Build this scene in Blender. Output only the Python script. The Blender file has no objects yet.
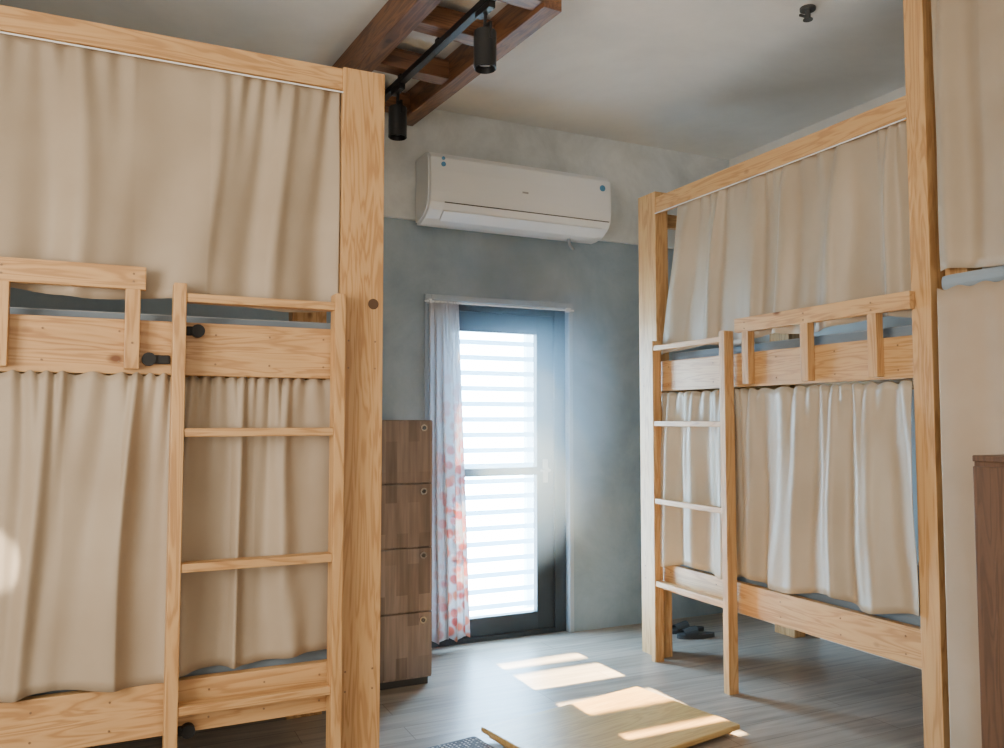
import bpy, bmesh, math, random
from mathutils import Vector, Matrix
random.seed(7)
S = bpy.context.scene
C = S.collection

# ---------------------------------------------------------------- materials
def new_mat(name):
    m = bpy.data.materials.new(name); m.use_nodes = True
    nt = m.node_tree; b = nt.nodes['Principled BSDF']
    return m, nt, b
def N(nt, t, **kw):
    n = nt.nodes.new(t)
    for k, v in kw.items():
        if k in n.inputs: n.inputs[k].default_value = v
        else: setattr(n, k, v)
    return n
def ramp(nt, stops):
    r = nt.nodes.new('ShaderNodeValToRGB')
    e = r.color_ramp.elements
    while len(e) < len(stops): e.new(0.5)
    for i, (p, c) in enumerate(stops):
        e[i].position = p; e[i].color = (*c, 1)
    return r
def bump(nt, b, src, strength, dist=0.01):
    bp = N(nt, 'ShaderNodeBump'); bp.inputs['Strength'].default_value = strength
    bp.inputs['Distance'].default_value = dist
    nt.links.new(src, bp.inputs['Height']); nt.links.new(bp.outputs[0], b.inputs['Normal'])
def plain(name, col, rough=0.5, metal=0.0, noise=0.0, nscale=20):
    m, nt, b = new_mat(name)
    b.inputs['Base Color'].default_value = (*col, 1)
    b.inputs['Roughness'].default_value = rough
    b.inputs['Metallic'].default_value = metal
    if noise:
        tc = N(nt, 'ShaderNodeTexCoord'); n = N(nt, 'ShaderNodeTexNoise', Scale=nscale, Detail=5.0)
        nt.links.new(tc.outputs['Object'], n.inputs['Vector'])
        r = ramp(nt, [(0.3, tuple(c*(1-noise) for c in col)), (0.7, tuple(min(1, c*(1+noise)) for c in col))])
        nt.links.new(n.outputs['Fac'], r.inputs[0]); nt.links.new(r.outputs[0], b.inputs['Base Color'])
        bump(nt, b, n.outputs['Fac'], 0.15)
    return m
def wood(name, axis, dark, mid, light, rough=0.45, knots=True, fine=1.0):
    m, nt, b = new_mat(name); L = nt.links.new
    tc = N(nt, 'ShaderNodeTexCoord'); oi = N(nt, 'ShaderNodeObjectInfo')
    mul = N(nt, 'ShaderNodeMath', operation='MULTIPLY'); mul.inputs[1].default_value = 37.0
    L(oi.outputs['Random'], mul.inputs[0])
    add = N(nt, 'ShaderNodeVectorMath', operation='ADD')
    L(tc.outputs['Object'], add.inputs[0]); L(mul.outputs[0], add.inputs[1])
    mp = N(nt, 'ShaderNodeMapping'); sc = [11.0*fine]*3; sc[axis] = 0.9
    mp.inputs['Scale'].default_value = sc; L(add.outputs[0], mp.inputs['Vector'])
    n1 = N(nt, 'ShaderNodeTexNoise', Scale=1.6, Detail=3.0, Distortion=0.9); L(mp.outputs[0], n1.inputs['Vector'])
    mm = N(nt, 'ShaderNodeMath', operation='MULTIPLY'); mm.inputs[1].default_value = 42.0
    L(n1.outputs['Fac'], mm.inputs[0])
    sn = N(nt, 'ShaderNodeMath', operation='SINE'); L(mm.outputs[0], sn.inputs[0])
    mr = N(nt, 'ShaderNodeMapRange'); mr.inputs['From Min'].default_value = -1; L(sn.outputs[0], mr.inputs['Value'])
    r1 = ramp(nt, [(0.0, dark), (0.35, mid), (1.0, light)]); L(mr.outputs[0], r1.inputs[0])
    n2 = N(nt, 'ShaderNodeTexNoise', Scale=0.7, Detail=4.0); L(mp.outputs[0], n2.inputs['Vector'])
    r2 = ramp(nt, [(0.3, tuple(x*0.82 for x in mid)), (0.7, light)]); L(n2.outputs['Fac'], r2.inputs[0])
    mx = N(nt, 'ShaderNodeMixRGB'); mx.inputs[0].default_value = 0.42; L(r1.outputs[0], mx.inputs[1]); L(r2.outputs[0], mx.inputs[2])
    out = mx.outputs[0]
    if knots:
        mp2 = N(nt, 'ShaderNodeMapping'); s2 = [4.2]*3; s2[axis] = 2.6
        mp2.inputs['Scale'].default_value = s2; L(add.outputs[0], mp2.inputs['Vector'])
        v = N(nt, 'ShaderNodeTexVoronoi', Scale=1.0); L(mp2.outputs[0], v.inputs['Vector'])
        rk = ramp(nt, [(0.035, (1, 1, 1)), (0.085, (0, 0, 0))]); L(v.outputs['Distance'], rk.inputs[0])
        mk = N(nt, 'ShaderNodeMixRGB'); L(rk.outputs[0], mk.inputs[0]); L(out, mk.inputs[1])
        mk.inputs[2].default_value = (dark[0]*0.45, dark[1]*0.35, dark[2]*0.3, 1); out = mk.outputs[0]
    L(out, b.inputs['Base Color']); b.inputs['Roughness'].default_value = rough
    bump(nt, b, n1.outputs['Fac'], 0.12)
    return m
PD, PM, PL = (0.34, 0.155, 0.05), (0.52, 0.285, 0.11), (0.60, 0.36, 0.16)
PINE = [wood('pine_%s' % 'xyz'[i], i, PD, PM, PL) for i in range(3)]
SD, SM, SL = (0.05, 0.022, 0.012), (0.13, 0.055, 0.025), (0.21, 0.095, 0.042)
STAIN = [wood('stained_wood_%s' % 'xyz'[i], i, SD, SM, SL, 0.4) for i in range(3)]

def mottled(name, c1, c2, scale=1.5, rough=0.85):
    m, nt, b = new_mat(name); L = nt.links.new
    tc = N(nt, 'ShaderNodeTexCoord')
    n = N(nt, 'ShaderNodeTexNoise', Scale=scale, Detail=9.0, Roughness=0.66, Distortion=0.4); L(tc.outputs['Object'], n.inputs['Vector'])
    r = ramp(nt, [(0.32, c1), (0.68, c2)]); L(n.outputs['Fac'], r.inputs[0]); L(r.outputs[0], b.inputs['Base Color'])
    n2 = N(nt, 'ShaderNodeTexNoise', Scale=28.0, Detail=5.0); L(tc.outputs['Object'], n2.inputs['Vector'])
    bump(nt, b, n2.outputs['Fac'], 0.12); b.inputs['Roughness'].default_value = rough
    return m
M_wall = mottled('painted_cement', (0.24, 0.32, 0.39), (0.39, 0.475, 0.545), 1.9)
M_beam = mottled('raw_cement', (0.48, 0.51, 0.52), (0.76, 0.79, 0.79), 2.2)
M_ceil = mottled('ceiling_cement', (0.64, 0.635, 0.61), (0.80, 0.79, 0.75), 0.9)
M_side = mottled('plaster', (0.55, 0.53, 0.49), (0.65, 0.63, 0.58))

def floor_mat():
    m, nt, b = new_mat('laminate_floor'); L = nt.links.new
    tc = N(nt, 'ShaderNodeTexCoord')
    br = N(nt, 'ShaderNodeTexBrick'); br.inputs['Scale'].default_value = 1.0
    br.inputs['Brick Width'].default_value = 1.2; br.inputs['Row Height'].default_value = 0.16
    br.inputs['Mortar Size'].default_value = 0.0018; br.inputs['Mortar Smooth'].default_value = 0.1
    br.inputs['Color1'].default_value = (0.335, 0.285, 0.235, 1); br.inputs['Color2'].default_value = (0.41, 0.355, 0.30, 1)
    br.inputs['Mortar'].default_value = (0.17, 0.14, 0.12, 1); br.offset = 0.37
    L(tc.outputs['Object'], br.inputs['Vector'])
    mp = N(nt, 'ShaderNodeMapping'); mp.inputs['Scale'].default_value = (1.2, 16, 1); L(tc.outputs['Object'], mp.inputs['Vector'])
    n = N(nt, 'ShaderNodeTexNoise', Scale=1.8, Detail=7.0, Distortion=0.6); L(mp.outputs[0], n.inputs['Vector'])
    r = ramp(nt, [(0.3, (0.64, 0.64, 0.64)), (0.7, (1.15, 1.12, 1.1))]); L(n.outputs['Fac'], r.inputs[0])
    mx = N(nt, 'ShaderNodeMixRGB', blend_type='MULTIPLY'); mx.inputs[0].default_value = 1
    L(br.outputs['Color'], mx.inputs[1]); L(r.outputs[0], mx.inputs[2]); L(mx.outputs[0], b.inputs['Base Color'])
    b.inputs['Roughness'].default_value = 0.36; bump(nt, b, n.outputs['Fac'], 0.05)
    return m
M_floor = floor_mat()

def cloth(name, c1, c2, rough=0.5, sheen=0.4, transl=0.0):
    m, nt, b = new_mat(name); L = nt.links.new
    tc = N(nt, 'ShaderNodeTexCoord')
    n = N(nt, 'ShaderNodeTexNoise', Scale=3.0, Detail=6.0); L(tc.outputs['Object'], n.inputs['Vector'])
    r = ramp(nt, [(0.3, c1), (0.7, c2)]); L(n.outputs['Fac'], r.inputs[0]); L(r.outputs[0], b.inputs['Base Color'])
    mp = N(nt, 'ShaderNodeMapping'); mp.inputs['Scale'].default_value = (160, 160, 500); L(tc.outputs['Object'], mp.inputs['Vector'])
    n2 = N(nt, 'ShaderNodeTexNoise', Scale=1.0, Detail=2.0); L(mp.outputs[0], n2.inputs['Vector'])
    bump(nt, b, n2.outputs['Fac'], 0.15, 0.002)
    b.inputs['Roughness'].default_value = rough; b.inputs['Sheen Weight'].default_value = sheen
    return m
M_curt = cloth('beige_canvas', (0.325, 0.25, 0.17), (0.385, 0.305, 0.215), 0.58, 0.05)
M_satin = cloth('beige_satin', (0.35, 0.28, 0.20), (0.41, 0.335, 0.245), 0.45, 0.05)
M_plainc = cloth('beige_cotton', (0.35, 0.26, 0.175), (0.41, 0.31, 0.215), 0.8, 0.05)
M_sheet = cloth('blue_grey_sheet', (0.17, 0.21, 0.25), (0.24, 0.29, 0.33), 0.8)
M_cord = plain('white_cord', (0.8, 0.8, 0.78), 0.6)
M_black = plain('black_metal', (0.012, 0.012, 0.013), 0.38, 0.3)
M_blackp = plain('black_rubber', (0.008, 0.008, 0.008), 0.7)
M_screw = plain('screw_steel', (0.26, 0.16, 0.09), 0.5, 0.4)
M_knot = plain('pine_knot', (0.09, 0.045, 0.02), 0.6)
M_white = plain('white_plastic', (0.82, 0.84, 0.85), 0.35)
M_grey = plain('grey_plastic', (0.35, 0.36, 0.37), 0.5)
M_dgrey = plain('vent_dark', (0.05, 0.05, 0.05), 0.6)
M_blue = plain('blue_sticker', (0.10, 0.30, 0.50), 0.4)
M_alu = plain('dark_aluminium', (0.035, 0.045, 0.055), 0.45, 0.3)
M_chrome = plain('chrome', (0.7, 0.7, 0.7), 0.2, 1.0)
M_steel = plain('brushed_steel', (0.30, 0.31, 0.32), 0.4, 0.9)
M_trim = plain('pale_trim', (0.42, 0.49, 0.55), 0.5)
M_brown = wood('brown_veneer', 2, (0.06, 0.03, 0.014), (0.10, 0.048, 0.022), (0.125, 0.062, 0.03), 0.5, False)
M_tablewood = wood('table_wood', 0, (0.36, 0.215, 0.075), (0.48, 0.30, 0.105), (0.56, 0.37, 0.145), 0.35, False)
M_yard = plain('yard_concrete', (0.6, 0.62, 0.63), 0.9, 0, 0.1, 2)
M_fence = plain('fence_paint', (0.11, 0.18, 0.22), 0.6)

def glass_mat():
    m = bpy.data.materials.new('thin_glass'); m.use_nodes = True; nt = m.node_tree
    nt.nodes.remove(nt.nodes['Principled BSDF'])
    t = N(nt, 'ShaderNodeBsdfTransparent'); t.inputs[0].default_value = (0.93, 0.97, 1, 1)
    g = N(nt, 'ShaderNodeBsdfGlossy'); g.inputs['Roughness'].default_value = 0.03
    ms = N(nt, 'ShaderNodeMixShader'); ms.inputs[0].default_value = 0.06
    nt.links.new(t.outputs[0], ms.inputs[1]); nt.links.new(g.outputs[0], ms.inputs[2])
    nt.links.new(ms.outputs[0], nt.nodes['Material Output'].inputs['Surface'])
    return m
M_glass = glass_mat()

def floral():
    m, nt, b = new_mat('floral_voile'); L = nt.links.new
    tc = N(nt, 'ShaderNodeTexCoord')
    v = N(nt, 'ShaderNodeTexVoronoi', Scale=17.0); L(tc.outputs['Object'], v.inputs['Vector'])
    r = ramp(nt, [(0.38, (1, 1, 1)), (0.60, (0, 0, 0))]); L(v.outputs['Distance'], r.inputs[0])
    sx = N(nt, 'ShaderNodeSeparateXYZ'); L(tc.outputs['Object'], sx.inputs[0])
    zr = N(nt, 'ShaderNodeMapRange'); zr.inputs['From Min'].default_value = 1.75; zr.inputs['From Max'].default_value = 1.0
    L(sx.outputs['Z'], zr.inputs['Value'])
    xr = N(nt, 'ShaderNodeMapRange'); xr.inputs['From Min'].default_value = 1.72; xr.inputs['From Max'].default_value = 1.83
    xr.inputs['To Min'].default_value = .1
    L(sx.outputs['X'], xr.inputs['Value'])
    m0 = N(nt, 'ShaderNodeMath', operation='MULTIPLY'); L(zr.outputs[0], m0.inputs[0]); L(xr.outputs[0], m0.inputs[1])
    mu = N(nt, 'ShaderNodeMath', operation='MULTIPLY'); L(r.outputs[0], mu.inputs[0]); L(m0.outputs[0], mu.inputs[1])
    cr = N(nt, 'ShaderNodeMixRGB'); L(v.outputs['Color'], cr.inputs[0]); cr.inputs[1].default_value = (0.60, 0.08, 0.11, 1); cr.inputs[2].default_value = (0.80, 0.36, 0.22, 1)
    mx = N(nt, 'ShaderNodeMixRGB'); L(mu.outputs[0], mx.inputs[0]); mx.inputs[1].default_value = (0.66, 0.66, 0.69, 1); L(cr.outputs[0], mx.inputs[2])
    L(mx.outputs[0], b.inputs['Base Color']); b.inputs['Roughness'].default_value = 0.8
    tr = N(nt, 'ShaderNodeBsdfTranslucent'); L(mx.outputs[0], tr.inputs['Color'])
    ms = N(nt, 'ShaderNodeMixShader'); ms.inputs[0].default_value = 0.3
    L(b.outputs[0], ms.inputs[1]); L(tr.outputs[0], ms.inputs[2])
    tp = N(nt, 'ShaderNodeBsdfTransparent'); m2 = N(nt, 'ShaderNodeMixShader'); m2.inputs[0].default_value = 0.10
    L(ms.outputs[0], m2.inputs[1]); L(tp.outputs[0], m2.inputs[2]); L(m2.outputs[0], nt.nodes['Material Output'].inputs['Surface'])
    return m
M_floral = floral()

def lockermat():
    m, nt, b = new_mat('mixed_wood_laminate'); L = nt.links.new
    tc = N(nt, 'ShaderNodeTexCoord')
    sp = N(nt, 'ShaderNodeSeparateXYZ'); L(tc.outputs['Object'], sp.inputs[0])
    cb = N(nt, 'ShaderNodeCombineXYZ'); L(sp.outputs['Z'], cb.inputs[0]); L(sp.outputs['X'], cb.inputs[1])
    br = N(nt, 'ShaderNodeTexBrick'); br.inputs['Scale'].default_value = 1.0
    br.inputs['Brick Width'].default_value = 0.31; br.inputs['Row Height'].default_value = 0.06; br.inputs['Mortar Size'].default_value = 0.0
    br.inputs['Color1'].default_value = (0.20, 0.15, 0.125, 1); br.inputs['Color2'].default_value = (0.36, 0.28, 0.235, 1)
    L(cb.outputs[0], br.inputs['Vector'])
    mp = N(nt, 'ShaderNodeMapping'); mp.inputs['Scale'].default_value = (40, 40, 3); L(tc.outputs['Object'], mp.inputs['Vector'])
    n = N(nt, 'ShaderNodeTexNoise', Scale=1.0, Detail=6.0); L(mp.outputs[0], n.inputs['Vector'])
    r = ramp(nt, [(0.3, (0.7, 0.7, 0.7)), (0.7, (1.15, 1.12, 1.1))]); L(n.outputs['Fac'], r.inputs[0])
    mx = N(nt, 'ShaderNodeMixRGB', blend_type='MULTIPLY'); mx.inputs[0].default_value = 1
    L(br.outputs['Color'], mx.inputs[1]); L(r.outputs[0], mx.inputs[2]); L(mx.outputs[0], b.inputs['Base Color'])
    b.inputs['Roughness'].default_value = 0.45
    return m
M_lock = lockermat()
def rugmat():
    m, nt, b = new_mat('dotted_rug'); L = nt.links.new
    tc = N(nt, 'ShaderNodeTexCoord'); v = N(nt, 'ShaderNodeTexVoronoi', Scale=55.0); v.inputs['Randomness'].default_value = 0.2
    L(tc.outputs['Object'], v.inputs['Vector'])
    r = ramp(nt, [(0.35, (0.75, 0.76, 0.78)), (0.45, (0.13, 0.15, 0.19))]); L(v.outputs['Distance'], r.inputs[0]); L(r.outputs[0], b.inputs['Base Color'])
    b.inputs['Roughness'].default_value = 0.95
    return m
M_rug = rugmat()

# ---------------------------------------------------------------- geometry helpers
def link(ob, parent=None):
    C.objects.link(ob)
    if parent is not None:
        ob.parent = parent
        ob.matrix_parent_inverse = Matrix.LocRotScale(parent.location, parent.rotation_euler, parent.scale).inverted()
    return ob
def empty(name, loc, rotz=0):
    e = bpy.data.objects.new(name, None); e.location = loc; e.rotation_euler = (0, 0, rotz)
    e.empty_display_size = 0.1; C.objects.link(e); return e
def mesh_ob(name, bm, mat, parent=None, smooth=False):
    me = bpy.data.meshes.new(name); bm.to_mesh(me); bm.free()
    for m in (mat if isinstance(mat, (list, tuple)) else [mat]): me.materials.append(m)
    if smooth:
        for p in me.polygons: p.use_smooth = True
    return link(bpy.data.objects.new(name, me), parent)
def add_box(bm, b, bev=0.0):
    x0, x1, y0, y1, z0, z1 = b
    r = bmesh.ops.create_cube(bm, size=1)
    for v in r['verts']:
        v.co = Vector(((x0+x1)/2 + v.co.x*(x1-x0), (y0+y1)/2 + v.co.y*(y1-y0), (z0+z1)/2 + v.co.z*(z1-z0)))
    if bev:
        es = list({e for v in r['verts'] for e in v.link_edges})
        bmesh.ops.bevel(bm, geom=es, offset=bev, segments=2, affect='EDGES', profile=0.6)
def boxes(name, lst, mat, parent=None, bev=0.0):
    bm = bmesh.new()
    for b in lst: add_box(bm, b, bev)
    return mesh_ob(name, bm, mat, parent)
def board(name, b, parent, mats=PINE, bev=0.003):
    d = [b[1]-b[0], b[3]-b[2], b[5]-b[4]]; ax = d.index(max(d))
    return boxes(name, [b], mats[ax], parent, bev)
def cyl(bm, c, r, h, axis='Z', seg=24, r2=None):
    rot = {'Z': Matrix(), 'X': Matrix.Rotation(math.pi/2, 4, 'Y'), 'Y': Matrix.Rotation(math.pi/2, 4, 'X')}[axis]
    bmesh.ops.create_cone(bm, cap_ends=True, segments=seg, radius1=r, radius2=r if r2 is None else r2, depth=h, matrix=Matrix.Translation(c) @ rot)
def cylo(name, c, r, h, axis, mat, parent=None, seg=24, bev=0.0):
    bm = bmesh.new(); cyl(bm, c, r, h, axis, seg)
    return mesh_ob(name, bm, mat, parent)
def tube(name, pts, r, mat, parent=None):
    cu = bpy.data.curves.new(name, 'CURVE'); cu.dimensions = '3D'; cu.bevel_depth = r; cu.bevel_resolution = 3
    sp = cu.splines.new('NURBS'); sp.points.add(len(pts)-1)
    for i, p in enumerate(pts): sp.points[i].co = (*p, 1)
    sp.use_endpoint_u = True; sp.order_u = 3
    cu.materials.append(mat)
    return link(bpy.data.objects.new(name, cu), parent)

def curtain(name, p0, p1, zt, zb, nrm, folds, amp, mat, parent=None, seed=0, nu=260, nv=30, flare=None, hem=0.012, top_amp=0.35, sharp=1.0, thick=0.002, drape=0.0, zb1=None, pleats=3):
    """hanging cloth between two top points: small gathers at the header relax into broad folds."""
    rnd = random.Random(seed)
    p0 = Vector(p0); p1 = Vector(p1); nrm = Vector(nrm).normalized(); D = p1-p0
    ph = [rnd.uniform(0, 6.28) for _ in range(10)]
    k = [rnd.uniform(0.55, 1.6) for _ in range(int(folds)+3)]
    am = [rnd.uniform(0.45, 1.15) for _ in range(int(folds)+4)]
    cum = [0]
    for q in k: cum.append(cum[-1]+q)
    def phase(u):
        x = u*(len(k)); i = min(int(x), len(k)-1)
        f = x-i
        A = am[i]+(am[i+1]-am[i])*f
        return 2*math.pi*folds*(cum[i]+(cum[i+1]-cum[i])*f)/cum[-1], A
    bm = bmesh.new(); rows = []
    for j in range(nv+1):
        t = j/nv; row = []
        for i in range(nu+1):
            u = i/nu
            P, A = phase(u)
            P = P + 0.7*math.sin(1.6*t+ph[0]+u*3) + 0.4*math.sin(3.4*t+u*9+ph[1])
            s = math.sin(P)
            s = math.copysign(abs(s)**sharp, s)
            big = A*s + 0.22*math.sin(P*2+ph[2]+t) + 0.35*math.sin(u*6.0+ph[3]+t*1.5)
            Q = P*pleats
            small = (0.7+.3*math.sin(P*.7+ph[8]))*math.sin(Q+ph[4]) + 0.4*math.sin(Q*.63+ph[5])
            w = 1-math.exp(-t*5.5)
            d = amp*(w*big + (1-w)*top_amp*small + top_amp*0.3*big*(1-w))
            d += amp*0.09*w*math.sin(11*t+u*26+ph[6])*math.sin(P*0.5+ph[7])
            d += drape*t
            uu = u
            if flare: uu = u + flare[0]*(1-u)*(t) + flare[1]*u*t
            zbb = zb if zb1 is None else zb + (zb1-zb)*u
            z = zt + (zbb-zt)*t + t*hem*math.sin(P*0.5+ph[5]) + (1-t)*0.006*math.sin(Q)
            base = p0 + D*uu
            side = 0.35*amp*math.cos(P)*w*A
            co = base + nrm*d + D.normalized()*side
            row.append(bm.verts.new((co.x, co.y, z)))
        rows.append(row)
    for j in range(nv):
        for i in range(nu):
            bm.faces.new((rows[j][i], rows[j][i+1], rows[j+1][i+1], rows[j+1][i]))
    ob = mesh_ob(name, bm, mat, parent, True)
    md = ob.modifiers.new('thick', 'SOLIDIFY'); md.thickness = thick
    return ob

# ---------------------------------------------------------------- room
H = 3.23; XL, XR, YB, YF = -1.7, 4.0, 4.6, -1.4
DX0, DX1, DZ = 1.72, 2.67, 2.07
boxes('floor', [(XL-.2, XR+.2, YF-.2, YB+.2, -0.12, 0)], M_floor)
boxes('ceiling', [(XL-.2, XR+.2, YF-.2, YB+.2, H, H+.15)], M_ceil)
boxes('wall_back', [(XL-.2, DX0, YB, YB+.2, 0, H), (DX1, XR+.2, YB, YB+.2, 0, H), (DX0, DX1, YB, YB+.2, DZ, H)], M_wall)
boxes('wall_right', [(XR, XR+.2, YF, YB, 0, H)], M_side)
LY0, LY1, LZ0, LZ1 = -.3, 1.9, .9, 2.3
boxes('wall_left', [(XL-.2, XL, YF, LY0, 0, H), (XL-.2, XL, LY1, YB, 0, H), (XL-.2, XL, LY0, LY1, 0, LZ0), (XL-.2, XL, LY0, LY1, LZ1, H)], M_side)
WX0, WX1, WZ0, WZ1 = -0.9, 1.5, 0.8, 2.4
boxes('wall_front', [(XL-.2, WX0, YF-.2, YF, 0, H), (WX1, XR+.2, YF-.2, YF, 0, H), (WX0, WX1, YF-.2, YF, 0, WZ0), (WX0, WX1, YF-.2, YF, WZ1, H)], M_side)
w = empty('assumed_window_1', (0.3, YF-.1, 0.8))  # unseen window behind the camera, assumed as a light source
boxes('window_frame', [(WX0, WX1, YF-.14, YF-.06, WZ0, WZ0+.05), (WX0, WX1, YF-.14, YF-.06, WZ1-.05, WZ1), (WX0, WX0+.05, YF-.14, YF-.06, WZ0+.05, WZ1-.05), (WX1-.05, WX1, YF-.14, YF-.06, WZ0+.05, WZ1-.05), (0.27, 0.33, YF-.14, YF-.06, WZ0+.05, WZ1-.05)], M_alu, w)
boxes('window_blind', [(WX0, WX1, YF-.18, YF-.16, WZ0, WZ1)], M_plainc, w)
w = empty('assumed_window_2', (XL-.1, .8, .9))  # unseen left-wall window, assumed from the side light on the curtains
boxes('window_frame', [(XL-.14, XL-.06, LY0, LY1, LZ0, LZ0+.05), (XL-.14, XL-.06, LY0, LY1, LZ1-.05, LZ1), (XL-.14, XL-.06, LY0, LY0+.05, LZ0+.05, LZ1-.05), (XL-.14, XL-.06, LY1-.05, LY1, LZ0+.05, LZ1-.05), (XL-.14, XL-.06, .77, .83, LZ0+.05, LZ1-.05)], M_alu, w)
boxes('window_blind', [(XL-.18, XL-.16, LY0, LY1, LZ0, LZ1)], M_plainc, w)
boxes('trim_1', [(XL, XR, YB-.035, YB, 2.54, H)], M_beam, None, 0.004)
boxes('trim_2', [(DX0-.04, DX0, YB-.010, YB+.0, 0, DZ+.035), (DX1, DX1+.03, YB-.010, YB, 0, DZ+.035), (DX0, DX1, YB-.010, YB, DZ, DZ+.035)], M_trim, None, 0.003)

# ---------------------------------------------------------------- door
d = empty('door_1', (2.2, 4.68, 0))
y0, y1 = 4.66, 4.71
boxes('door_jamb_frame', [(DX0, DX0+.07, 4.64, 4.74, 0, DZ), (DX1-.08, DX1, 4.64, 4.74, 0, DZ), (DX0+.07, DX1-.08, 4.64, 4.74, DZ-.05, DZ), (DX0+.07, DX1-.08, 4.64, 4.74, 0, .03)], M_alu, d, 0.004)
boxes('door_leaf_frame', [(1.785, 1.87, y0, y1, .025, 2.02), (2.47, 2.595, y0, y1, .025, 2.02), (1.87, 2.47, y0, y1, 1.90, 2.025), (1.87, 2.47, y0, y1, 1.0, 1.05), (1.87, 2.47, y0, y1, .025, .14)], M_alu, d, 0.002)
boxes('door_glass', [(1.87, 2.47, 4.683, 4.687, 1.05, 1.90), (1.87, 2.47, 4.683, 4.687, .14, 1.0)], M_glass, d)
bm = bmesh.new(); cyl(bm, (2.53, 4.65, 1.03), .02, .02, 'Y'); cyl(bm, (2.53, 4.63, 1.03), .007, .05, 'Y'); add_box(bm, (2.47, 2.54, 4.602, 4.614, 1.022, 1.038), .004)
add_box(bm, (2.512, 2.548, 4.654, 4.66, .95, 1.10), .003)
mesh_ob('door_handle', bm, M_steel, d)
dc = empty('door_curtain', (1.82, 4.56, 2.04))
cylo('curtain_rod', ((DX0+DX1)/2-.02, 4.555, 2.055), .006, 1.02, 'X', M_white, dc)
boxes('rod_bracket', [(1.69, 1.71, 4.55, 4.589, 2.045, 2.07), (2.64, 2.66, 4.55, 4.589, 2.045, 2.07)], M_white, dc)
curtain('voile_panel', (1.69, 4.553, 0), (1.88, 4.553, 0), 2.06, .06, (0, -1, 0), 5, .02, M_floral, dc, 3, nu=120, flare=(0.0, 0.42), thick=0.0008)

# exterior
boxes('ground', [(-3, 8, 4.8, 16, -1.1, -1.0)], M_yard)
boxes('door_step', [(1.4, 3.0, 4.8, 5.4, -1.0, -0.02)], M_yard)
fe = empty('louvred_fence', (2.5, 8, -1))
fs = []
z = -0.98
while z < 2.7:
    fs.append((0.5, 7.0, 8.0, 8.02, z, z+.052)); z += .165
boxes('fence_slats', fs, M_fence, fe)
boxes('fence_posts', [(x, x+.06, 8.02, 8.08, -1.0, 2.75) for x in (.5, 2.3, 5.2, 6.9)], M_fence, fe)
sb = empty('sun_stripe_blocker', (2.2, 6, 3))  # unseen overhead slats, added so their gaps cut the sun into floor stripes
boxes('blocker_slats', [(0.3, 4.3, a, b_, 3.0, 3.02) for a, b_ in ((4.82, 5.72), (5.88, 6.12), (6.5, 6.66), (6.98, 7.08), (7.20, 8.3))], M_yard, sb)
boxes('blocker_beams', [(0.3, .38, 4.8, 8.3, 2.92, 3.0), (4.22, 4.3, 4.8, 8.3, 2.92, 3.0), (.3, .38, 8.2, 8.28, -1.0, 2.92), (4.22, 4.3, 8.2, 8.28, -1, 2.92)], M_yard, sb)

# ---------------------------------------------------------------- bunk bed (front faces -Y)
def screws(name, pts, axis, parent):
    bm = bmesh.new()
    for p in pts: cyl(bm, p, .0036, .003, axis, 10)
    mesh_ob(name, bm, M_screw, parent)
lb = empty('bunk_bed', (-.1, 3.4, 0))
X0, X1, YFr, YBk = -1.25, .91, 2.94, 3.92
PT = 2.66; B0, B1 = 2.575, 2.655
board('post_1', (.75, X1, YFr, YFr+.09, 0, PT), lb)
board('post_2', (X0, X0+.16, YFr, YFr+.09, 0, PT), lb)
board('post_3', (.75, X1, YBk-.09, YBk, 0, PT), lb)
board('post_4', (X0, X0+.16, YBk-.09, YBk, 0, PT), lb)
board('top_beam', (X0+.16, .75, YFr+.005, YFr+.05, B0, B1), lb)
board('top_beam_back', (X0+.16, .75, YBk-.05, YBk, B0, B1), lb)
board('top_beam_side', (.80, .86, YFr+.09, YBk-.09, B0, B1), lb)
board('upper_rail', (X0+.16, .75, YFr+.01, YFr+.05, 1.50, 1.68), lb)
board('lower_rail', (X0+.16, .75, YFr+.01, YFr+.05, .32, .49), lb)
board('upper_rail_back', (X0+.16, .75, YBk-.05, YBk, 1.50, 1.68), lb)
board('lower_rail_back', (X0+.16, .75, YBk-.05, YBk, .32, .49), lb)
board('upper_side_rail', (.82, .86, YFr+.09, YBk-.09, 1.50, 1.68), lb)
board('lower_side_rail', (.82, .86, YFr+.09, YBk-.09, .32, .49), lb)
for nm, zz in (('lower', .38), ('upper', 1.56)):
    boxes(nm+'_slats', [(X0+.2+i*.19, X0+.2+i*.19+.09, YFr+.05, YBk-.05, zz, zz+.02) for i in range(11) if X0+.3+i*.19 < .84], PINE[1], lb)
    boxes(nm+'_mattress', [(X0+.17, .81, YFr+.09, YBk-.06, zz+.02, zz+.155)], M_sheet, lb, .03)
board('guard_top_rail', (-.95, .095, YFr-.035, YFr-.005, 1.775, 1.85), lb)
for i, x in enumerate((.035, -.335, -.70)):
    board('guard_baluster_%d' % (i+1), (x, x+.045, YFr-.033, YFr+.008, 1.515, 1.78), lb)
la = lb
board('ladder_stile_1', (.178, .218, YFr-.075, YFr-.005, 0, 1.80), la)
board('ladder_stile_2', (.712, .750, YFr-.075, YFr-.005, 0, 1.80), la)
for i, zz in enumerate((.40, .855, 1.295, 1.74)):
    board('ladder_rung_%d' % (i+1), (.218, .712, YFr-.07, YFr-.012, zz, zz+.028), la)
boxes('ladder_hooks', [(.10, .175, YFr-.012, YFr+.009, 1.535, 1.565), (.222, .27, YFr-.012, YFr+.009, 1.635, 1.665), (.222, .265, YFr-.012, YFr+.009, .315, .345)], M_blackp, lb, .005)
bm = bmesh.new()
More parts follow.
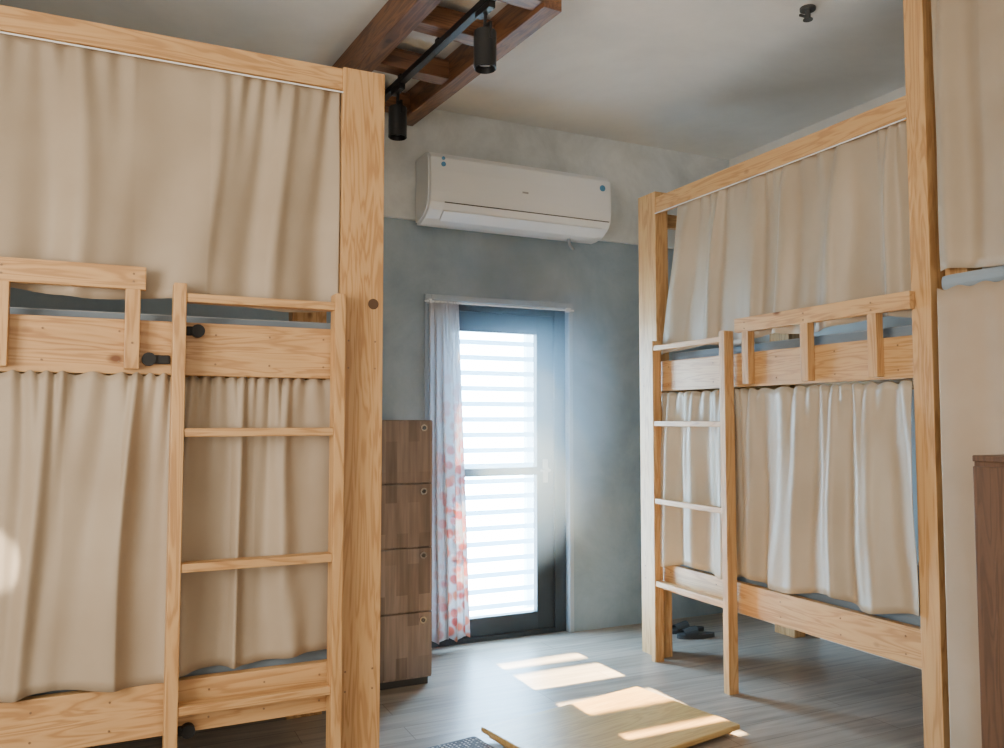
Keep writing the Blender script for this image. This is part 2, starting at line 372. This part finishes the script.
for p in ((.11, YFr-.005, 1.55), (.26, YFr-.005, 1.65), (.255, YFr-.005, .33)): cyl(bm, p, .022, .03, 'Y', 20)
mesh_ob('hook_bolts', bm, M_blackp, lb)
pts = [(x, YFr+.009, zz) for x in (-.2, .02, .32, .5, .69) for zz in (1.54, 1.64, .36, .45)]
pts += [(x, YFr-.001, zz) for x in (.78, .88) for zz in (.38, .45, 1.54, 1.64)]
pts += [(.058, YFr-.036, zz) for zz in (1.80, 1.825)] + [(-.312, YFr-.036, zz) for zz in (1.80, 1.825)] + [(.058, YFr-.034, 1.6)]
screws('screws', pts, 'Y', lb)
bm = bmesh.new(); cyl(bm, (.872, YFr-.0005, 1.78), .020, .003, 'Y', 20); mesh_ob('knot', bm, M_knot, lb)
tube('upper_curtain_cord', [(X0+.16, YFr+.0, 2.568), (-.3, YFr, 2.563), (.75, YFr, 2.563)], .003, M_cord, lb)
curtain('upper_curtain', (X0+.17, YFr+.03, 0), (.742, YFr+.03, 0), 2.58, 1.765, (0, -1, 0), 5, .032, M_curt, lb, 11, nu=420, hem=.012, zb1=1.745, pleats=4)
curtain('lower_curtain_1', (X0+.17, YFr+.0, 0), (.19, YFr+.0, 0), 1.50, .50, (0, -1, 0), 5, .032, M_curt, lb, 12, nu=360, hem=.010, pleats=4)
curtain('lower_curtain_2', (.20, YFr+.035, 0), (.73, YFr+.035, 0), 1.50, .50, (0, -1, 0), 3, .024, M_curt, lb, 15, nu=240, hem=.006, zb1=.525, pleats=4)

# ---------------------------------------------------------------- bunk bed on right (front faces -X)
rb = empty('bunk_bed.001', (3.4, 3.1, 0))
XF, XBk, YN, YFa = 2.84, 3.95, 2.12, 4.05
board('post_1', (XF, XF+.09, YFa-.17, YFa, 0, 2.685), rb)
board('post_2', (XF, XF+.12, YN, YN+.085, 0, H-.002), rb)
board('post_3', (XBk-.09, XBk, YFa-.17, YFa, 0, 2.685), rb)
board('post_4', (XBk-.09, XBk, YN, YN+.085, 0, H-.002), rb)
a0, a1 = YN+.085, YFa-.17
board('top_beam', (XF+.005, XF+.05, a0, a1, 2.56, 2.65), rb)
board('top_beam_back', (XBk-.05, XBk, a0, a1, 2.56, 2.65), rb)
board('top_beam_end', (XF+.09, XBk-.09, YFa-.10, YFa-.06, 2.50, 2.58), rb)
board('upper_rail', (XF+.01, XF+.05, a0, a1, 1.515, 1.685), rb)
board('lower_rail', (XF+.01, XF+.05, a0, a1, .39, .54), rb)
board('upper_rail_back', (XBk-.05, XBk, a0, a1, 1.515, 1.685), rb)
board('lower_rail_back', (XBk-.05, XBk, a0, a1, .39, .54), rb)
board('upper_end_rail', (XF+.09, XBk-.09, YFa-.10, YFa-.06, 1.515, 1.685), rb)
board('lower_end_rail', (XF+.09, XBk-.09, YFa-.10, YFa-.06, .39, .54), rb)
for nm, zz in (('lower', .42), ('upper', 1.575)):
    boxes(nm+'_slats', [(XF+.05, XBk-.05, a0+.02+i*.17, a0+.11+i*.17, zz, zz+.02) for i in range(10)], PINE[0], rb)
    boxes(nm+'_mattress', [(XF+.09, XBk-.06, a0+.01, a1-.01, zz+.02, zz+.165)], M_sheet, rb, .03)
board('guard_top_rail', (XF-.035, XF-.005, a0-.02, 3.185, 1.785, 1.855), rb)
for i, y in enumerate((3.09, 2.71, 2.345)):
    board('guard_baluster_%d' % (i+1), (XF-.033, XF+.008, y, y+.045, 1.525, 1.79), rb)
board('ladder_stile_1', (XF-.065, XF-.005, 3.225, 3.265, 0, 1.80), rb)
board('ladder_stile_2', (XF-.065, XF-.005, 3.83, 3.868, 0, 1.80), rb)
for i, zz in enumerate((.42, .88, 1.315, 1.745)):
    board('ladder_rung_%d' % (i+1), (XF-.06, XF-.012, 3.265, 3.83, zz, zz+.028), rb)
pts = [(XF+.009, y, zz) for y in (2.28, 2.6, 2.95, 3.4, 3.78) for zz in (1.55, 1.65, .43, .50)]
pts += [(XF-.001, y, zz) for y in (3.92, 4.01) for zz in (.43, .50, 1.55, 1.65)]
pts += [(XF-.036, y+.022, zz) for y in (3.09, 2.71, 2.345) for zz in (1.80, 1.83)]
screws('screws', pts, 'X', rb)
tube('curtain_cord', [(XF, a0, 2.553), (XF, 3.0, 2.548), (XF, a1, 2.553)], .003, M_cord, rb)
curtain('upper_curtain', (XF+.03, 3.70, 0), (XF+.03, a0+.01, 0), 2.565, 1.735, (-1, 0, 0), 6, .030, M_satin, rb, 21, nu=420, flare=(-.11, 0), hem=.012, zb1=1.77)
curtain('lower_curtain', (XF+.005, a1-.02, 0), (XF+.005, a0+.01, 0), 1.50, .545, (-1, 0, 0), 7, .036, M_satin, rb, 24, nu=420, hem=.018, zb1=.58)

# ---------------------------------------------------------------- nearer bunk on right
nb = empty('bunk_bed.002', (3.4, 1.1, 0))
Y0, Y1 = .08, 2.10
board('post_1', (XF, XF+.09, Y0, Y0+.16, 0, H-.002), nb)
board('post_3', (XBk-.09, XBk, Y0, Y0+.16, 0, H-.002), nb)
board('post_2', (XF+.06, XF+.15, Y1-.09, Y1, 0, H-.002), nb)
board('post_4', (XBk-.09, XBk, Y1-.09, Y1, 0, H-.002), nb)
board('top_beam', (XF+.04, XF+.08, Y0+.16, Y1-.09, 3.06, 3.14), nb)
board('upper_rail', (XF+.02, XF+.06, Y0+.16, Y1-.0, 1.65, 1.82), nb)
board('upper_rail_back', (XBk-.05, XBk, Y0+.16, Y1-.09, 1.65, 1.82), nb)
board('lower_rail', (XF+.02, XF+.06, Y0+.16, Y1-.0, .39, .54), nb)
board('lower_rail_back', (XBk-.05, XBk, Y0+.16, Y1-.09, .39, .54), nb)
boxes('upper_mattress', [(XF+.065, XBk-.06, Y0+.17, Y1-.1, 1.76, 1.90)], M_sheet, nb, .03)
boxes('folded_blanket', [(XF+.0, XF+.3, Y0+.4, Y1-.02, 1.84, 1.90)], M_sheet, nb, .02)
boxes('lower_mattress', [(XF+.065, XBk-.06, Y0+.17, Y1-.1, .48, .62)], M_sheet, nb, .03)
boxes('bed_slats', [(XF+.06, XBk-.05, Y0+.2+i*.2, Y0+.3+i*.2, zz, zz+.02) for i in range(9) for zz in (.46, 1.74)], PINE[0], nb)
curtain('upper_curtain', (XF-.005, Y1-.02, 0), (XF-.005, Y0+.18, 0), 3.15, 1.905, (-1, 0, 0), 7, .034, M_curt, nb, 31, nu=400)
curtain('lower_curtain', (XF-.01, Y1-.015, 0), (XF-.01, Y0+.18, 0), 1.845, .08, (-1, 0, 0), 4, .006, M_plainc, nb, 32, nu=300)

# cabinet at right edge
cb = empty('storage_cabinet', (2.66, 1.4, 0))
boxes('carcass', [(2.55, 2.79, 1.0, 1.765, 0.05, 1.215)], M_brown, cb, .003)
boxes('cabinet_top', [(2.545, 2.795, .99, 1.768, 1.215, 1.235)], M_brown, cb, .003)
boxes('cabinet_doors', [(2.535, 2.55, 1.01, 1.38, .07, 1.2), (2.535, 2.55, 1.39, 1.76, .07, 1.2)], M_brown, cb, .003)
boxes('plinth', [(2.57, 2.78, 1.02, 1.73, 0, .05)], M_black, cb)
bm = bmesh.new(); cyl(bm, (2.525, 1.35, .7), .012, .022, 'X'); cyl(bm, (2.525, 1.42, .7), .012, .022, 'X'); mesh_ob('knobs', bm, M_chrome, cb)

# ---------------------------------------------------------------- locker
lk = empty('wooden_locker', (1.2, 4.3, 0))
LX0, LX1, LY = .95, 1.515, 4.02
boxes('carcass', [(LX0, LX1, LY, 4.58, .04, 1.35)], M_lock, lk, .002)
boxes('plinth', [(LX0+.01, LX1-.01, LY+.02, 4.56, 0, .04)], M_dgrey, lk)
for i in range(4):
    zb_ = .05+i*.325
    boxes('locker_door_%d' % (i+1), [(LX0+.004, LX1-.004, LY-.018, LY, zb_+.004, zb_+.321)], M_lock, lk, .002)
    bm = bmesh.new(); cyl(bm, (LX1-.055, LY-.024, zb_+.285), .018, .012, 'Y'); mesh_ob('lock_ring_%d' % (i+1), bm, M_chrome, lk)
    bm = bmesh.new(); cyl(bm, (LX1-.055, LY-.031, zb_+.285), .010, .004, 'Y'); mesh_ob('lock_core_%d' % (i+1), bm, M_dgrey, lk)

# ---------------------------------------------------------------- air conditioner
ac = empty('air_conditioner', (2.24, 4.46, 2.5))
AX0, AX1, yw = 1.605, 2.84, YB-.035
prof = [(0, 2.90), (.16, 2.90), (.20, 2.89), (.225, 2.86), (.233, 2.78), (.233, 2.66), (.225, 2.60), (.20, 2.56), (.14, 2.52), (.06, 2.505), (0, 2.505)]
bm = bmesh.new()
va = [bm.verts.new((AX0, yw-a, z)) for a, z in prof]; vb = [bm.verts.new((AX1, yw-a, z)) for a, z in prof]
bm.faces.new(va); bm.faces.new(list(reversed(vb)))
for i in range(len(prof)):
    j = (i+1) % len(prof); bm.faces.new((va[i], vb[i], vb[j], va[j]))
bmesh.ops.recalc_face_normals(bm, faces=bm.faces)
bmesh.ops.bevel(bm, geom=[e for e in bm.edges if (abs(e.verts[0].co.x-e.verts[1].co.x) < 1e-5)], offset=.012, segments=3, affect='EDGES')
o = mesh_ob('housing', bm, M_white, ac)
boxes('panel_seam', [(AX0+.10, AX1-.02, yw-.2295, yw-.224, 2.598, 2.603)], M_dgrey, ac)
bm = bmesh.new(); add_box(bm, (AX0+.10, AX1-.06, -.04, .04, -.005, .005), .003)
bmesh.ops.rotate(bm, cent=(0, 0, 0), matrix=Matrix.Rotation(math.radians(-34), 3, 'X'), verts=bm.verts)
bmesh.ops.translate(bm, vec=(0, yw-.172, 2.536), verts=bm.verts); mesh_ob('louvre_flap', bm, M_white, ac)
bm = bmesh.new(); cyl(bm, (AX0+.09, yw-.232, 2.82), .014, .004, 'Y'); cyl(bm, (AX0+.09, yw-.2295, 2.855), .010, .006, 'Y'); cyl(bm, (AX1-.07, yw-.232, 2.81), .020, .004, 'Y'); mesh_ob('stickers', bm, M_blue, ac)
boxes('badge', [((AX0+AX1)/2-.02, (AX0+AX1)/2+.02, yw-.2345, yw-.232, 2.71, 2.72)], M_grey, ac)
tube('drain_hose', [(2.62, 4.5, 2.51), (2.62, 4.5, 2.47), (2.68, 4.54, 2.45), (2.70, 4.59, 2.47)], .010, M_grey, ac)

# ---------------------------------------------------------------- ceiling frame with track lights
R = math.radians(4.4)
fr = empty('ceiling_wood_frame', (1.689, 2.951, 3.08), R)
def lboard(name, b, parent, mats, bev=.003):
    o = board(name, b, parent, mats, bev)
    o.matrix_parent_inverse = Matrix.Identity(4); o.matrix_basis = Matrix.Translation((0, 0, -parent.location.z))
    return o
lboard('beam_1', (-.09, 0, 0, 1.57, 3.08, H-.001), fr, STAIN)
lboard('beam_2', (-.57, -.48, 0, 1.57, 3.08, H-.001), fr, STAIN)
for i, y in enumerate((0, .42, .9, 1.40)):
    lboard('crossbar_%d' % (i+1), (-.48, -.09, y, y+.09, 3.10, 3.20), fr, STAIN)
tr = empty('track_light', (1.357, 2.938, 3.05), math.radians(4.0))
def loc_add(o, parent):
    o.parent = parent; o.matrix_parent_inverse = Matrix.Identity(4); return o
def lbx(name, lst, mat, parent, bev=0):
    return loc_add(boxes(name, lst, mat, None, bev), parent)
lbx('track_rail', [(-.018, .018, -.02, 1.22, 0, .03)], M_black, tr, .002)
lbx('rail_mounts', [(-.01, .01, y, y+.03, .03, .052) for y in (.05, .5, .95)], M_black, tr)
for i, (xo, y) in enumerate(((0, .06), (.0, 1.00))):
    lbx('spot_adapter_%d' % (i+1), [(-.016, .016, y-.06, y+.06, -.028, 0)], M_black, tr, .003)
    bm = bmesh.new()
    cyl(bm, (0, y, -.055), .008, .06, 'Z', 16); add_box(bm, (-.006, .006, y-.05, y-.042, -.15, -.085)); add_box(bm, (-.006, .006, y-.05, y+.01, -.09, -.082))
    loc_add(mesh_ob('spot_bracket_%d' % (i+1), bm, M_black), tr)
    bm = bmesh.new(); zt, zb_ = -.105, -.265
    cyl(bm, (0, y, (zt+zb_)/2), .047, zt-zb_, 'Z', 40)
    bmesh.ops.bevel(bm, geom=[e for e in bm.edges if any(len(f.verts) > 4 for f in e.link_faces)], offset=.004, segments=2, affect='EDGES')
    for f in [f for f in bm.faces if len(f.verts) > 8 and f.calc_center_median().z < -.25]:
        r_ = bmesh.ops.inset_region(bm, faces=[f], thickness=.005); f.normal_update()
        bmesh.ops.translate(bm, verts=f.verts, vec=(0, 0, .03))
    loc_add(mesh_ob('spot_can_%d' % (i+1), bm, M_black), tr)
    bm = bmesh.new(); cyl(bm, (0, y, -.238), .03, .006, 'Z', 24); loc_add(mesh_ob('spot_lens_%d' % (i+1), bm, M_grey), tr)

# small sprinkler on ceiling
sp = empty('fire_sprinkler', (2.83, 2.69, H))
bm = bmesh.new(); cyl(bm, (2.83, 2.69, H-.006), .035, .012); cyl(bm, (2.83, 2.69, H-.03), .012, .04); cyl(bm, (2.83, 2.69, H-.056), .022, .004)
add_box(bm, (2.78, 2.826, 2.686, 2.694, H-.05, H-.04)); mesh_ob('sprinkler_head', bm, M_dgrey, sp)

# ---------------------------------------------------------------- low table on floor
tb = empty('low_folding_table', (1.955, 3.02, 0), math.radians(10))
def tbx(name, lst, mat, bev=0): return lbx(name, lst, mat, tb, bev)
tbx('table_top', [(-.46, .46, -.31, .31, .03, .052)], M_tablewood, .006)
tbx('apron', [(-.44, .44, -.28, -.25, .012, .03), (-.44, .44, .25, .28, .012, .03), (-.44, -.41, -.25, .25, .012, .03), (.41, .44, -.25, .25, .012, .03)], M_tablewood, .002)
tbx('folded_legs', [(-.40, .1, -.22, -.19, 0, .028), (-.1, .40, .19, .22, 0, .028), (-.40, .1, .14, .17, 0, .028), (-.1, .4, -.17, -.14, 0, .028)], M_dgrey, .004)
rg = boxes('dotted_rug', [(-.25, .25, -.2, .2, 0, .008)], M_rug, None, .003); rg.location = (1.215, 3.04, 0); rg.rotation_euler = (0, 0, .15)

# slippers under right bed
def slipper(parent, x, y, rz, i):
    bm = bmesh.new(); n = 24; lo = []; hi = []
    for k in range(n):
        a = 2*math.pi*k/n; l = .125*math.cos(a); wv = (.045+.008*math.cos(a))*math.sin(a)
        lo.append(bm.verts.new((l, wv, 0))); hi.append(bm.verts.new((l, wv, .025)))
    bm.faces.new(lo[::-1]); bm.faces.new(hi)
    for k in range(n): bm.faces.new((lo[k], lo[(k+1) % n], hi[(k+1) % n], hi[k]))
    rows = []
    for q in range(5):
        xx = .0+q*.022; wd = .045+.006*(1-q/4)
        rows.append([bm.verts.new((xx, wd*math.cos(a*math.pi/8), .022+(.05-.006*q)*math.sin(a*math.pi/8))) for a in range(9)])
    for q in range(4):
        for a in range(8): bm.faces.new((rows[q][a], rows[q][a+1], rows[q+1][a+1], rows[q+1][a]))
    o = mesh_ob('slipper_%d' % i, bm, M_dgrey, None, False); o.rotation_euler = (0, 0, rz)
    o.location = (x-parent.location.x, y-parent.location.y, 0); o.parent = parent
sl = empty('slippers', (3.30, 4.2, 0)); slipper(sl, 3.32, 4.16, 2.9, 1); slipper(sl, 3.35, 4.29, 3.0, 2)

# ---------------------------------------------------------------- lights
wd = bpy.data.worlds.new('sky'); S.world = wd; wd.use_nodes = True
bg = wd.node_tree.nodes['Background']; bg.inputs[0].default_value = (0.47, 0.75, 1.0, 1); bg.inputs[1].default_value = 72.0
def area(name, loc, rot, sx, sy, en, col, portal=False):
    l = bpy.data.lights.new(name, 'AREA'); l.shape = 'RECTANGLE'; l.size = sx; l.size_y = sy; l.energy = en; l.color = col
    if portal: l.cycles.is_portal = True
    o = bpy.data.objects.new(name, l); o.location = loc; o.rotation_euler = rot; C.objects.link(o); return o
area('door_portal', (2.195, 4.78, 1.03), (-math.pi/2, 0, 0), .95, 2.06, 1, (1, 1, 1), True)
area('assumed_window_light', (.3, YF-.02, 1.6), (math.pi/2, 0, 0), 2.3, 1.5, 32, (1.0, .89, .74))  # added area lamp, stands in for daylight from the assumed rear window
area('assumed_side_window_light', (XL-.02, .8, 1.6), (0, -math.pi/2, 0), 1.3, 2.1, 145, (1.0, .92, .80))  # added area lamp, main fill, placed at the assumed left window
sun = bpy.data.lights.new('sun', 'SUN'); sun.energy = 150; sun.angle = math.radians(.6); sun.color = (1, .72, .38)
so = bpy.data.objects.new('sun', sun); C.objects.link(so)
so.rotation_euler = Vector((.02, -1, -1)).to_track_quat('-Z', 'Y').to_euler()
# spot lamp added to put a bright patch on the lower left curtain
sl_ = bpy.data.lights.new('added_curtain_spot', 'SPOT'); sl_.energy = 1100; sl_.spot_size = math.radians(6); sl_.spot_blend = .5; sl_.shadow_soft_size = .01; sl_.color = (1, .90, .74)
slo = bpy.data.objects.new('added_curtain_spot', sl_); C.objects.link(slo); slo.location = (XL+.02, 1.6, 1.9)
slo.rotation_euler = (Vector((-.41, 2.92, .97))-slo.location).to_track_quat('-Z', 'Y').to_euler()

# scattering volume added for the bright glow around the door, densest at the doorway
mh = bpy.data.materials.new('glow_scatter'); mh.use_nodes = True; nt = mh.node_tree
nt.nodes.remove(nt.nodes['Principled BSDF'])
tc = N(nt, 'ShaderNodeTexCoord'); mp = N(nt, 'ShaderNodeMapping', vector_type='TEXTURE')
mp.inputs['Location'].default_value = (2.18, 4.5, 1.5); mp.inputs['Scale'].default_value = (.66, .9, 1.1)
nt.links.new(tc.outputs['Object'], mp.inputs['Vector'])
gr = N(nt, 'ShaderNodeTexGradient', gradient_type='SPHERICAL'); nt.links.new(mp.outputs[0], gr.inputs[0])
mu = N(nt, 'ShaderNodeMath', operation='MULTIPLY'); mu.inputs[1].default_value = 1.2; nt.links.new(gr.outputs['Fac'], mu.inputs[0])
vs = N(nt, 'ShaderNodeVolumeScatter'); vs.inputs['Color'].default_value = (.65, .85, 1, 1); vs.inputs['Anisotropy'].default_value = 0.3
nt.links.new(mu.outputs[0], vs.inputs['Density'])
nt.links.new(vs.outputs[0], nt.nodes['Material Output'].inputs['Volume'])
boxes('door_glow_volume', [(1.53, 2.82, 3.6, 4.5, .07, 2.49)], mh, d)

# ---------------------------------------------------------------- camera
cam = bpy.data.cameras.new('camera'); co = bpy.data.objects.new('camera', cam); C.objects.link(co)
cam.sensor_width = 36; cam.lens = 820/1004*36; cam.clip_start = .05
co.location = (0, 0, 1.35); co.rotation_euler = (math.radians(90+3.21), 0, math.radians(-25.5))
S.camera = co
